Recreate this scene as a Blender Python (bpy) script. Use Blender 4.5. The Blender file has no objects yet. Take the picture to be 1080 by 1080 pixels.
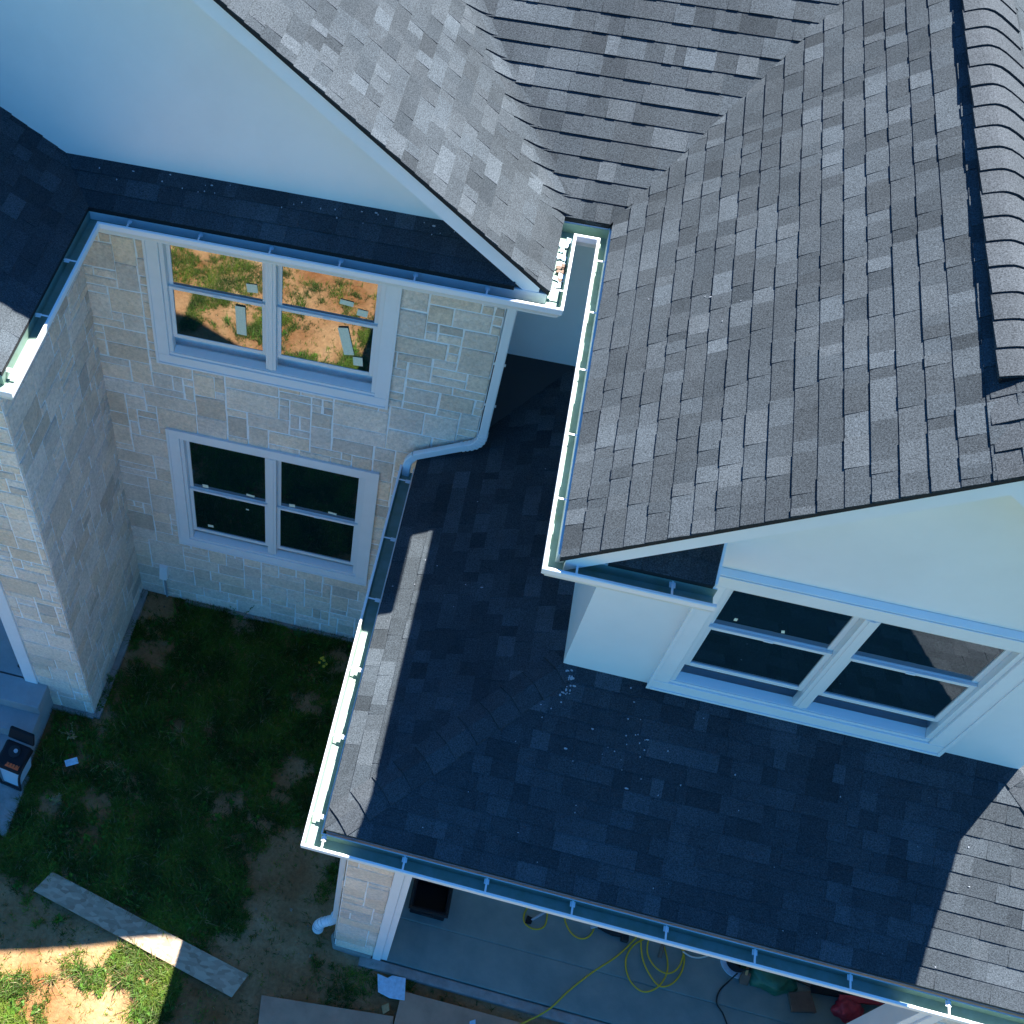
import bpy, bmesh, math, random
import numpy as np
from mathutils import Vector, Matrix, noise

# ------------------------------------------------------------------ camera, sky, sun, exposure
scn = bpy.context.scene
COL = scn.collection
cam_d = bpy.data.cameras.new('camera'); cam = bpy.data.objects.new('camera', cam_d); COL.objects.link(cam)
cam_d.sensor_width = 36; cam_d.lens = 1246.77 / 1080 * 36
cam_d.shift_x = (540 - 282.58) / 1080; cam_d.shift_y = 0
cam_d.clip_start = .1; cam_d.clip_end = 2000
cam.matrix_world = Matrix.Translation((3.375, -6.442, 11.997)) @ (Matrix.Rotation(.267, 4, 'Z') @ Matrix.Rotation(.006, 4, 'Y') @ Matrix.Rotation(.599, 4, 'X'))
scn.camera = cam

SUN = Vector((.267, .463, .845)).normalized()
world = bpy.data.worlds.new('World'); scn.world = world; world.use_nodes = True
nt = world.node_tree; bg = nt.nodes['Background']
sky = nt.nodes.new('ShaderNodeTexSky'); sky.sky_type = 'NISHITA'; sky.sun_disc = False
sky.sun_elevation = math.asin(SUN.z); sky.sun_rotation = math.atan2(SUN.x, SUN.y)
sky.air_density = 1.1; sky.dust_density = .2; sky.ozone_density = 3.5; sky.altitude = 300
grade = nt.nodes.new('ShaderNodeMix'); grade.data_type = 'RGBA'; grade.blend_type = 'MULTIPLY'; grade.inputs[0].default_value = 1
grade.inputs[7].default_value = (.27, .92, 1.50, 1)
nt.links.new(sky.outputs[0], grade.inputs[6]); nt.links.new(grade.outputs[2], bg.inputs[0]); bg.inputs[1].default_value = .041
sd = bpy.data.lights.new('sun', 'SUN'); sd.energy = 5.0; sd.angle = math.radians(.5); sd.color = (1, .965, .91)
so = bpy.data.objects.new('sun', sd); COL.objects.link(so); so.rotation_euler = SUN.to_track_quat('Z', 'Y').to_euler()
so.location = (8, 8, 20)
vs = scn.view_settings
vs.view_transform = 'Standard'; vs.look = 'None'; vs.gamma = 1; vs.exposure = 2.06; vs.use_curve_mapping = False
scn.cycles.max_bounces = 8

random.seed(7)

# ------------------------------------------------------------------ materials
def nodes(name):
    m = bpy.data.materials.new(name); m.use_nodes = True
    t = m.node_tree; b = t.nodes['Principled BSDF']
    return m, t, b
def N(t, typ, **kw):
    n = t.nodes.new(typ)
    for k, v in kw.items():
        if k in n.inputs: n.inputs[k].default_value = v
        else: setattr(n, k, v)
    return n
def plain(name, col, rough=.6, metal=0, noise_amt=.0, scale=8, spec=.5, bump=0, bscale=60, dirt=None):
    m, t, b = nodes(name)
    b.inputs['Base Color'].default_value = (*col, 1); b.inputs['Roughness'].default_value = rough
    b.inputs['Metallic'].default_value = metal; b.inputs['Specular IOR Level'].default_value = spec
    tc = N(t, 'ShaderNodeTexCoord')
    if noise_amt:
        n = N(t, 'ShaderNodeTexNoise', Scale=scale, Detail=6.0, Roughness=.65)
        t.links.new(tc.outputs['Object'], n.inputs['Vector'])
        r = N(t, 'ShaderNodeValToRGB')
        c2 = dirt or tuple(c * (1 - noise_amt) for c in col)
        r.color_ramp.elements[0].position = .3; r.color_ramp.elements[1].position = .62
        r.color_ramp.elements[0].color = (*c2, 1); r.color_ramp.elements[1].color = (*col, 1)
        t.links.new(n.outputs['Fac'], r.inputs[0]); t.links.new(r.outputs[0], b.inputs['Base Color'])
    if bump:
        n2 = N(t, 'ShaderNodeTexNoise', Scale=bscale, Detail=5.0)
        t.links.new(tc.outputs['Object'], n2.inputs['Vector'])
        bp = N(t, 'ShaderNodeBump', Strength=bump, Distance=.01)
        t.links.new(n2.outputs['Fac'], bp.inputs['Height']); t.links.new(bp.outputs[0], b.inputs['Normal'])
    return m
def attr_mat(name, rough=.9, grain=0, gscale=200, bump=0, bscale=200, spec=.3, blotch=0, translucent=0, bdist=.006):
    """colour comes from the 'tint' attribute of each face (each shingle, stone or blade has its own)"""
    m, t, b = nodes(name)
    at = N(t, 'ShaderNodeAttribute', attribute_name='tint')
    b.inputs['Roughness'].default_value = rough; b.inputs['Specular IOR Level'].default_value = spec
    out = at.outputs['Color']
    tc = N(t, 'ShaderNodeTexCoord')
    if grain:
        n = N(t, 'ShaderNodeTexNoise', Scale=gscale, Detail=2.0, Roughness=.8)
        t.links.new(tc.outputs['Object'], n.inputs['Vector'])
        mr = N(t, 'ShaderNodeMapRange'); mr.inputs[1].default_value = .3; mr.inputs[2].default_value = .7
        mr.inputs[3].default_value = 1 - grain; mr.inputs[4].default_value = 1 + grain
        t.links.new(n.outputs['Fac'], mr.inputs[0])
        mx = N(t, 'ShaderNodeVectorMath', operation='SCALE'); t.links.new(out, mx.inputs[0]); t.links.new(mr.outputs[0], mx.inputs['Scale'])
        out = mx.outputs[0]
    if blotch:
        n = N(t, 'ShaderNodeTexNoise', Scale=2.2, Detail=5.0, Roughness=.6)
        t.links.new(tc.outputs['Object'], n.inputs['Vector'])
        mr = N(t, 'ShaderNodeMapRange'); mr.inputs[1].default_value = .3; mr.inputs[2].default_value = .7
        mr.inputs[3].default_value = 1 - blotch; mr.inputs[4].default_value = 1 + blotch
        t.links.new(n.outputs['Fac'], mr.inputs[0])
        mx = N(t, 'ShaderNodeVectorMath', operation='SCALE'); t.links.new(out, mx.inputs[0]); t.links.new(mr.outputs[0], mx.inputs['Scale'])
        out = mx.outputs[0]
    t.links.new(out, b.inputs['Base Color'])
    if bump:
        n2 = N(t, 'ShaderNodeTexNoise', Scale=bscale, Detail=3.0)
        t.links.new(tc.outputs['Object'], n2.inputs['Vector'])
        bp = N(t, 'ShaderNodeBump', Strength=bump, Distance=bdist)
        t.links.new(n2.outputs['Fac'], bp.inputs['Height']); t.links.new(bp.outputs[0], b.inputs['Normal'])
    if translucent:
        tr = N(t, 'ShaderNodeBsdfTranslucent'); t.links.new(out, tr.inputs['Color'])
        mixn = N(t, 'ShaderNodeMixShader'); mixn.inputs[0].default_value = translucent
        t.links.new(b.outputs[0], mixn.inputs[1]); t.links.new(tr.outputs[0], mixn.inputs[2])
        t.links.new(mixn.outputs[0], t.nodes['Material Output'].inputs[0])
    return m
M = {}
M['shingle'] = attr_mat('shingle granules', .93, grain=.60, gscale=120, bump=.45, bscale=200, spec=.05, blotch=.14)
M['saddle'] = plain('saddle shingle', (.035, .04, .046), .9, bump=.4, bscale=200)
M['felt'] = plain('roof edge felt', (.012, .012, .013), .9)
M['stone'] = attr_mat('cut stone', .85, grain=.16, gscale=34, bump=1.0, bscale=22, spec=.3, blotch=.12, bdist=.02)
M['mortar'] = plain('pale mortar', (.95, .94, .93), .9, noise_amt=.12, scale=20, bump=.4, bscale=90)
M['white_wall'] = plain('white painted wall', (.84, .845, .85), .4, noise_amt=.07, scale=1.3, bump=.05, bscale=120)
M['trim'] = plain('white trim paint', (.84, .84, .85), .45, noise_amt=.05, scale=5)
M['vinyl'] = plain('white vinyl', (.78, .79, .80), .3)
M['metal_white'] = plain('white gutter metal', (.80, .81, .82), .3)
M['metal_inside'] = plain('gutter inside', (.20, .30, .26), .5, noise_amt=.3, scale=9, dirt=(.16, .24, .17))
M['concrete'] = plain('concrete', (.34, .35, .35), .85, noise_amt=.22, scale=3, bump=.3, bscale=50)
M['concrete_old'] = plain('rough concrete', (.33, .31, .28), .9, noise_amt=.35, scale=9, bump=.6, bscale=30)
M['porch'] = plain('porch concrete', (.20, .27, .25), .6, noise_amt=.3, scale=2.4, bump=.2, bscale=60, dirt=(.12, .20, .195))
M['dark'] = plain('dark room', (.03, .035, .04), .9)  # near-black colour stands in for the shade of unlit rooms
M['black'] = plain('black plastic', (.010, .010, .013), .65, spec=.25, bump=.1)
M['blackr'] = plain('black rubber', (.01, .01, .012), .7)
M['yellow'] = plain('yellow cord', (.62, .44, .02), .45)
M['white_cord'] = plain('pale hose', (.6, .58, .5), .5)
M['orange'] = plain('orange plastic', (.75, .12, .03), .45)
M['greyp'] = plain('grey plastic', (.35, .37, .4), .4)
M['bodyw'] = plain('pale plastic', (.55, .6, .66), .4)
M['red'] = plain('red plastic', (.5, .03, .05), .5, noise_amt=.3, scale=20)
M['green'] = plain('green tarp', (.02, .14, .08), .45, noise_amt=.4, scale=12, bump=.6, bscale=14)
M['card'] = plain('brown board', (.16, .10, .07), .8, noise_amt=.3, scale=18)
M['lumber'] = plain('raw lumber', (.46, .28, .12), .75, noise_amt=.35, scale=30)
M['blue'] = plain('pale blue foam', (.52, .68, .78), .6, noise_amt=.25, scale=30, bump=.3)
M['sticker'] = plain('label paper', (.82, .84, .66), .7, noise_amt=.15, scale=60)
M['flower'] = plain('yellow petals', (.85, .6, .03), .6)
M['plywood'] = plain('weathered plywood', (.46, .27, .17), .85, noise_amt=.28, scale=4, bump=.2, bscale=60)

def osb():
    m, t, b = nodes('oriented strand board')
    tc = N(t, 'ShaderNodeTexCoord'); mp = N(t, 'ShaderNodeMapping'); mp.inputs['Scale'].default_value = (14, 30, 14)
    v = N(t, 'ShaderNodeTexVoronoi', Scale=1.0); v.inputs['Randomness'].default_value = 1
    t.links.new(tc.outputs['Object'], mp.inputs[0]); t.links.new(mp.outputs[0], v.inputs['Vector'])
    r = N(t, 'ShaderNodeValToRGB'); r.color_ramp.elements[0].color = (.30, .20, .125, 1); r.color_ramp.elements[1].color = (.50, .37, .25, 1)
    sep = N(t, 'ShaderNodeSeparateColor'); t.links.new(v.outputs['Color'], sep.inputs[0]); t.links.new(sep.outputs[0], r.inputs[0])
    n = N(t, 'ShaderNodeTexNoise', Scale=3.0, Detail=5.0); t.links.new(tc.outputs['Object'], n.inputs['Vector'])
    mx = N(t, 'ShaderNodeMix', data_type='RGBA', blend_type='MULTIPLY'); mx.inputs[0].default_value = .5
    t.links.new(r.outputs[0], mx.inputs[6]); t.links.new(n.outputs['Color'], mx.inputs[7])
    t.links.new(r.outputs[0], b.inputs['Base Color'])
    b.inputs['Roughness'].default_value = .8
    return m
M['osb'] = osb()

def glass():
    m, t, b = nodes('coated window glass')
    b.inputs['Base Color'].default_value = (.003, .016, .018, 1); b.inputs['Roughness'].default_value = .015
    b.inputs['IOR'].default_value = 3.5; b.inputs['Specular IOR Level'].default_value = .5
    tc = N(t, 'ShaderNodeTexCoord'); n = N(t, 'ShaderNodeTexNoise', Scale=1.6, Detail=1.0)
    t.links.new(tc.outputs['Object'], n.inputs['Vector'])
    bp = N(t, 'ShaderNodeBump', Strength=.25, Distance=.01); t.links.new(n.outputs['Fac'], bp.inputs['Height']); t.links.new(bp.outputs[0], b.inputs['Normal'])
    return m
M['glass'] = glass()

def soil():
    m, t, b = nodes('soil')
    tc = N(t, 'ShaderNodeTexCoord')
    n = N(t, 'ShaderNodeTexNoise', Scale=1.1, Detail=8.0, Roughness=.6); t.links.new(tc.outputs['Object'], n.inputs['Vector'])
    r = N(t, 'ShaderNodeValToRGB'); e = r.color_ramp.elements
    e[0].position = .32; e[0].color = (.22, .09, .03, 1); e[1].position = .60; e[1].color = (.37, .225, .11, 1)
    x = e.new(.75); x.color = (.42, .31, .20, 1)
    t.links.new(n.outputs['Fac'], r.inputs[0])
    n2 = N(t, 'ShaderNodeTexNoise', Scale=26.0, Detail=6.0, Roughness=.75); t.links.new(tc.outputs['Object'], n2.inputs['Vector'])
    mr = N(t, 'ShaderNodeMapRange'); mr.inputs[1].default_value = .3; mr.inputs[2].default_value = .7; mr.inputs[3].default_value = .7; mr.inputs[4].default_value = 1.25
    t.links.new(n2.outputs['Fac'], mr.inputs[0])
    s = N(t, 'ShaderNodeVectorMath', operation='SCALE'); t.links.new(r.outputs[0], s.inputs[0]); t.links.new(mr.outputs[0], s.inputs['Scale'])
    ln = N(t, 'ShaderNodeVectorMath', operation='DISTANCE'); t.links.new(tc.outputs['Object'], ln.inputs[0]); ln.inputs[1].default_value = (1.5, -5, 0)
    fr = N(t, 'ShaderNodeMapRange'); fr.inputs[1].default_value = 5.0; fr.inputs[2].default_value = 9.0; t.links.new(ln.outputs['Value'], fr.inputs[0])
    gx = N(t, 'ShaderNodeMix', data_type='RGBA'); t.links.new(fr.outputs[0], gx.inputs[0]); t.links.new(s.outputs[0], gx.inputs[6]); gx.inputs[7].default_value = (.06, .095, .035, 1)  # unseen far ground turned dark green to lessen warm bounce light
    t.links.new(gx.outputs[2], b.inputs['Base Color']); b.inputs['Roughness'].default_value = .95; b.inputs['Specular IOR Level'].default_value = .15
    bp = N(t, 'ShaderNodeBump', Strength=.8, Distance=.02); t.links.new(n2.outputs['Fac'], bp.inputs['Height']); t.links.new(bp.outputs[0], b.inputs['Normal'])
    return m
M['soil'] = soil()
M['grass'] = attr_mat('grass blades', .55, spec=.25, translucent=.3)

# ------------------------------------------------------------------ mesh helpers
class MB:
    def __init__(s): s.v = []; s.f = []; s.m = []; s.c = []
    def face(s, pts, mi=0, col=None):
        k = len(s.v); s.v += [tuple(p) for p in pts]; s.f.append(tuple(range(k, k + len(pts)))); s.m.append(mi); s.c.append(col or (.5, .5, .5))
    def prism(s, a, b, mi=0, col=None, caps=True):
        """a, b: two matching loops"""
        n = len(a)
        if caps: s.face(a[::-1], mi, col); s.face(b, mi, col)
        for i in range(n):
            j = (i + 1) % n; s.face([a[i], a[j], b[j], b[i]], mi, col)
    def box(s, x0, x1, y0, y1, z0, z1, mi=0, col=None):
        a = [(x0, y0, z0), (x1, y0, z0), (x1, y1, z0), (x0, y1, z0)]; b = [(p[0], p[1], z1) for p in a]
        s.prism(a, b, mi, col)
    def obox(s, c, ax, ay, az, mi=0, col=None):
        """oriented box: centre and three half-axis vectors"""
        c = Vector(c); ax = Vector(ax); ay = Vector(ay); az = Vector(az)
        a = [c - ax - ay - az, c + ax - ay - az, c + ax + ay - az, c - ax + ay - az]; b = [p + 2 * az for p in a]
        s.prism(a, b, mi, col)
    def rail(s, pts, r, n=8, mi=0, col=None):
        """round tube through points"""
        pts = [Vector(p) for p in pts]; rings = []; up = None
        for i, p in enumerate(pts):
            d = (pts[min(i + 1, len(pts) - 1)] - pts[max(i - 1, 0)]).normalized()
            if up is None: up = d.orthogonal().normalized()
            up = (up - d * up.dot(d)).normalized(); sd_ = d.cross(up)
            rr = r[i] if isinstance(r, (list, tuple)) else r
            rings.append([p + (up * math.cos(2 * math.pi * k / n) + sd_ * math.sin(2 * math.pi * k / n)) * rr for k in range(n)])
        for a, b in zip(rings, rings[1:]):
            for k in range(n): s.face([a[k], a[(k + 1) % n], b[(k + 1) % n], b[k]], mi, col)
        s.face(rings[0][::-1], mi, col); s.face(rings[-1], mi, col)
    def build(s, name, mats, parent=None, bevel=0, smooth=False):
        me = bpy.data.meshes.new(name); me.from_pydata(s.v, [], s.f)
        if not isinstance(mats, (list, tuple)): mats = [mats]
        for m in mats: me.materials.append(m)
        me.polygons.foreach_set('material_index', s.m)
        at = me.attributes.new('tint', 'FLOAT_COLOR', 'FACE')
        at.data.foreach_set('color', [x for c in s.c for x in (*c, 1.)])
        bm = bmesh.new(); bm.from_mesh(me); bmesh.ops.remove_doubles(bm, verts=bm.verts, dist=1e-5)
        bmesh.ops.recalc_face_normals(bm, faces=bm.faces)
        if smooth:
            for f in bm.faces: f.smooth = True
        bm.to_mesh(me); bm.free(); me.update()
        o = bpy.data.objects.new(name, me); COL.objects.link(o)
        if parent: o.parent = parent
        if bevel:
            md = o.modifiers.new('bevel', 'BEVEL'); md.width = bevel; md.segments = 2; md.limit_method = 'ANGLE'; md.angle_limit = math.radians(35)
        return o
def tag(o, label=None, cat=None, group=None, kind=None):
    if label: o['label'] = label
    if cat: o['category'] = cat
    if group: o['group'] = group
    if kind: o['kind'] = kind
    return o
def empty(name, loc=(0, 0, 0), rz=0):
    o = bpy.data.objects.new(name, None); COL.objects.link(o); o.location = loc; o.rotation_euler = (0, 0, rz); return o
def spline(pts, n=8):
    """Catmull-Rom through points"""
    P = [Vector(p) for p in pts]; P = [2 * P[0] - P[1]] + P + [2 * P[-1] - P[-2]]; out = []
    for i in range(1, len(P) - 2):
        a, b, c, d = P[i - 1:i + 3]
        for k in range(n):
            t = k / n; out.append(.5 * ((2 * b) + (c - a) * t + (2 * a - 5 * b + 4 * c - d) * t * t + (3 * b - a - 3 * c + d) * t ** 3))
    out.append(P[-2]); return out

def clip(poly, conv):
    """clip poly (list of (u,v)) by convex ccw polygon"""
    out = poly
    for i in range(len(conv)):
        a = conv[i]; b = conv[(i + 1) % len(conv)]; ex, ey = b[0] - a[0], b[1] - a[1]
        ins = lambda p: ex * (p[1] - a[1]) - ey * (p[0] - a[0])
        new = []
        for k in range(len(out)):
            p = out[k]; q = out[(k + 1) % len(out)]; dp, dq = ins(p), ins(q)
            if dp >= 0: new.append(p)
            if (dp > 0 and dq < 0) or (dp < 0 and dq > 0):
                t = dp / (dp - dq); new.append((p[0] + (q[0] - p[0]) * t, p[1] + (q[1] - p[1]) * t))
        out = new
        if len(out) < 3: return []
    return out
def area(p): return .5 * sum(p[i][0] * p[(i + 1) % len(p)][1] - p[(i + 1) % len(p)][0] * p[i][1] for i in range(len(p)))

def tab_colour(rnd, warm=0):
    r = rnd.random()
    if r < .11: g = rnd.uniform(.088, .104)
    elif r < .5: g = rnd.uniform(.070, .086)
    else: g = rnd.uniform(.056, .071)
    k = rnd.uniform(-.012, .012)
    g *= .80; return (g * (.82 + k + warm), g * (.985), g * (1.13 - k - warm))
EXPO = .1305
def shingles(mb, O, ud, vd, polys, seed, expo=EXPO, lift=1.0):
    """laminated shingles: every tab its own little slab, staggered courses, clipped to the roof outline"""
    rnd = random.Random(seed); O = Vector(O); ud = Vector(ud).normalized(); vd = Vector(vd).normalized(); n = ud.cross(vd)
    if n.z < 0: n = -n
    us = [p[0] for q in polys for p in q]; vs_ = [p[1] for q in polys for p in q]
    polys = [q if area(q) > 0 else q[::-1] for q in polys]
    k0 = int(math.floor(min(vs_) / expo)) - 1; k1 = int(max(vs_) / expo) + 2
    to = lambda u, v, h: O + ud * u + vd * v + n * h
    for k in range(k0, k1):
        v0 = k * expo; v1 = v0 + expo; u = min(us) - rnd.uniform(0, .3)
        jag = rnd.uniform(-.002, .002)
        tooth = rnd.random() < .5
        while u < max(us):
            w = rnd.choice((.08, .11, .14, .16, .18, .21, .27)) * rnd.uniform(.85, 1.15)
            tooth = not tooth if rnd.random() < .75 else tooth
            h0 = (.0105 if tooth else .0065) * lift; h1 = .0015; col = tab_colour(rnd)
            if not tooth and rnd.random() < .5: col = tuple(c * .86 for c in col)
            dv = jag + rnd.uniform(-.0012, .0012)
            rect = [(u + .0006, v0 + dv), (u + w, v0 + dv), (u + w, v1 + .004), (u + .0006, v1 + .004)]
            for q in polys:
                c = clip(rect, q)
                if len(c) >= 3 and area(c) > 1e-5:
                    hh = lambda v: h1 + (h0 - h1) * max(0, min(1, (v1 - v) / expo))
                    top = [to(a, b, hh(b)) for a, b in c]; bot = [to(a, b, -.004) for a, b in c]
                    mb.face(top, 0, col)
                    for i in range(len(top)):
                        j = (i + 1) % len(top)
                        mb.face([bot[i], bot[j], top[j], top[i]], 0, tuple(x * .8 for x in col))
            u += w
def plane_fn(a, b, c): return lambda x, y: a + b * x + c * y
def roof_plane(name, zf, xypolys, down, seed, parent, lift=1.0, thick=.035, expo=EXPO):
    """zf(x,y) gives the plane; down = horizontal unit downhill direction"""
    down = Vector((*down, 0)).normalized(); ud = Vector((-down.y, down.x, 0))
    g = zf(1e3 * -down.x, 1e3 * -down.y) - zf(0, 0); g /= 1e3
    vd = Vector((-down.x, -down.y, g)).normalized()
    p0 = max([p for q in xypolys for p in q], key=lambda p: p[0] * down.x + p[1] * down.y)
    O = Vector((*p0, zf(*p0)))
    polys = []
    for q in xypolys:
        pp = []
        for x, y in q:
            d = Vector((x, y, zf(x, y))) - O; pp.append((d.dot(ud), d.dot(vd)))
        polys.append(pp)
    mb = MB(); shingles(mb, O, ud, vd, polys, seed, lift=lift, expo=expo)
    for q in xypolys:
        a = [(x, y, zf(x, y) - thick) for x, y in q]; b = [(x, y, zf(x, y) - .0045) for x, y in q]
        if area(q) < 0: a.reverse(); b.reverse()
        mb.prism(a, b, 1)
    return mb.build(name, [M['shingle'], M['felt']], parent)

def caps(mb, P0, P1, wl, wr, sl, sr, lift0, seed, width=None, rounded=0, expo=EXPO, rise=.0):
    """bent cap shingles from P0 (lower / front end) to P1; sl, sr = drop per metre sideways left and right"""
    rnd = random.Random(seed); P0 = Vector(P0); P1 = Vector(P1); d = (P1 - P0).normalized(); L = (P1 - P0).length
    hd = Vector((d.x, d.y, 0)).normalized(); side = Vector((-hd.y, hd.x, 0)) * -1     # right-hand side looking along d
    n = int(L / expo); up = Vector((0, 0, 1))
    for k in range(n + 1):
        a = k * expo; b = min(a + expo + .03, L + .02)
        if a >= L: break
        g = rnd.uniform(.052, .064); col = (g * .86, g * .99, g * 1.12)
        jt = rnd.uniform(-.004, .004)
        def section(t, h):
            pts = []
            for s in (-1, -.7, -.4, -.18, 0, .18, .4, .7, 1):
                w = (wl if s < 0 else wr) * s
                drop = (sl if s < 0 else sr) * abs(w)
                if rounded: drop = (sl if s < 0 else sr) * (math.sqrt(w * w + rounded * rounded) - rounded * .75)
                pts.append(P0 + d * t + side * (w + jt) + up * (h - drop))
            return pts
        A0 = section(a, lift0 + .016 + rise); B0 = section(b, lift0 + .002 + rise)
        A1 = section(a, lift0 - .002 + rise); B1 = section(b, lift0 - .004 + rise)
        for i in range(len(A0) - 1):
            mb.face([A0[i], A0[i + 1], B0[i + 1], B0[i]], 0, col)
            mb.face([A1[i + 1], A1[i], A0[i], A0[i + 1]][::-1], 0, tuple(c * .6 for c in col))
        mb.face([A0[0], B0[0], B1[0], A1[0]], 0, col); mb.face([A0[-1], A1[-1], B1[-1], B0[-1]], 0, col)

def sweep(mb, path, prof, mi_of, closed_prof=False):
    """path: list of (x,y,z) outer-lip points; prof: list of (inward offset, dz); inside lies to the LEFT of travel"""
    P = [Vector(p) for p in path]; dirs = []
    for a, b in zip(P, P[1:]): dd = Vector((b.x - a.x, b.y - a.y, 0)).normalized(); dirs.append(dd)
    nor = [Vector((-d.y, d.x, 0)) for d in dirs]; rings = []
    for i, p in enumerate(P):
        if i == 0: m = nor[0]
        elif i == len(P) - 1: m = nor[-1]
        else:
            m = (nor[i - 1] + nor[i]).normalized(); m = m / max(.3, m.dot(nor[i]))
        rings.append([p + m * o + Vector((0, 0, z)) for o, z in prof])
    n = len(prof)
    for a, b in zip(rings, rings[1:]):
        for k in range(n):
            j = (k + 1) % n; mb.face([a[k], a[j], b[j], b[k]], mi_of[k])
    mb.face(rings[0], mi_of[0]); mb.face(rings[-1][::-1], mi_of[0])
GP = [(0, 0), (.004, .006), (.020, .006), (.022, -.004), (.020, -.03), (.030, -.07), (.034, -.084), (.122, -.084), (.122, .004), (.130, .004), (.130, -.105), (.030, -.105), (.024, -.085), (.002, -.045), (.002, -.008)]
GM = [0, 0, 0, 1, 1, 1, 1, 1, 0, 0, 0, 0, 0, 0, 0]
def gutter(path, parent, hang=.55, first=.25, skip=()):
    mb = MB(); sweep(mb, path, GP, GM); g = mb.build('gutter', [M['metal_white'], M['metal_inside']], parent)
    P = [Vector(p) for p in path]
    for a, b in zip(P, P[1:]):
        d = b - a; L = d.length; d = d / L; nrm = Vector((-d.y, d.x, 0)); t = first
        while t < L - .08:
            hb = MB(); c = a + d * t
            hb.obox(c + nrm * .066 + Vector((0, 0, -.008)), d * .007, nrm * .058, (0, 0, .002))
            hb.obox(c + nrm * .012 + Vector((0, 0, -.006)), d * .014, nrm * .010, (0, 0, .004))
            hb.obox(c + nrm * .100 + Vector((0, 0, -.016)), d * .018, nrm * .020, (0, 0, .0025))
            hb.build('hanger', M['metal_white'], g, bevel=.002); t += hang * random.uniform(.94, 1.06)
    return g

def ashlar(name, O, U, Vv, W, H, holes, parent, seed, unit=.098, out=.016):
    """random coursed stone facing; O lower-left, U right, V up, normal = U x V"""
    rnd = random.Random(seed); O = Vector(O); U = Vector(U); Vv = Vector(Vv); n = U.cross(Vv)
    nu = int(math.ceil(W / unit)); nv = int(math.ceil(H / unit)); used = [[False] * nv for _ in range(nu)]
    for x0, x1, z0, z1 in holes:
        for i in range(nu):
            for j in range(nv):
                cx, cz = (i + .5) * unit, (j + .5) * unit
                if x0 + .05 < cx < x1 - .05 and z0 + .05 < cz < z1 - .05: used[i][j] = True
    mb = MB()
    P = lambda u, v, h: O + U * u + Vv * v + n * h
    # mortar bed (with the openings left out by strips)
    xs = sorted({0, W} | {h[0] for h in holes} | {h[1] for h in holes}); zs = sorted({0, H} | {h[2] for h in holes} | {h[3] for h in holes})
    for a, b in zip(xs, xs[1:]):
        for c, d in zip(zs, zs[1:]):
            if any(h[0] <= a and b <= h[1] and h[2] <= c and d <= h[3] for h in holes): continue
            mb.face([P(a, c, .0085), P(b, c, .0085), P(b, d, .0085), P(a, d, .0085)], 1)
    sizes = [(3, 2), (4, 2), (2, 1), (3, 1), (4, 3), (2, 2), (5, 2), (3, 3), (1, 1), (4, 1), (2, 3), (5, 3), (1, 2)]
    wts = [10, 9, 7, 8, 5, 7, 4, 5, 2, 4, 3, 3, 2]
    for j in range(nv):
        for i in range(nu):
            if used[i][j]: continue
            for tr in range(12):
                w, h = rnd.choices(sizes, wts)[0]
                if i + w <= nu and j + h <= nv and not any(used[i + a][j + b] for a in range(w) for b in range(h)): break
            else: w = h = 1
            for a in range(w):
                for b in range(h): used[i + a][j + b] = True
            g = .0082
            u0, u1, z0, z1 = i * unit + g * rnd.uniform(.5, 1.4), min(W, (i + w) * unit) - g * rnd.uniform(.5, 1.4), j * unit + g * rnd.uniform(.5, 1.4), min(H, (j + h) * unit) - g * rnd.uniform(.5, 1.4)
            if u1 - u0 < .02 or z1 - z0 < .02: continue
            base = rnd.uniform(.62, .76); wm = rnd.uniform(-.3, 1)
            col = (base * (1.12 + .06 * wm), base * (.93 - .01 * wm), base * (.78 - .08 * wm))
            if rnd.random() < .08: col = tuple(c * .82 for c in col)
            jt = lambda: rnd.uniform(-.004, .004)
            q = [(u0 + jt(), z0 + jt()), (u1 + jt(), z0 + jt()), (u1 + jt(), z1 + jt()), (u0 + jt(), z1 + jt())]
            e = out * rnd.uniform(.95, 1.3); cu, cz = (u0 + u1) / 2, (z0 + z1) / 2
            inn = [(cu + (a - cu) * (1 - .012 / max(.04, u1 - u0)), cz + (b - cz) * (1 - .012 / max(.04, z1 - z0))) for a, b in q]
            lo = [P(a, b, -.002) for a, b in q]; mid = [P(a, b, e * .7) for a, b in q]; top = [P(a, b, e + rnd.uniform(-.001, .001)) for a, b in inn]
            for r0, r1 in ((lo, mid), (mid, top)):
                for k in range(4):
                    l = (k + 1) % 4; mb.face([r0[k], r0[l], r1[l], r1[k]], 0, col)
            mb.face(top, 0, col)
    return mb.build(name, [M['stone'], M['mortar']], parent)

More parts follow.
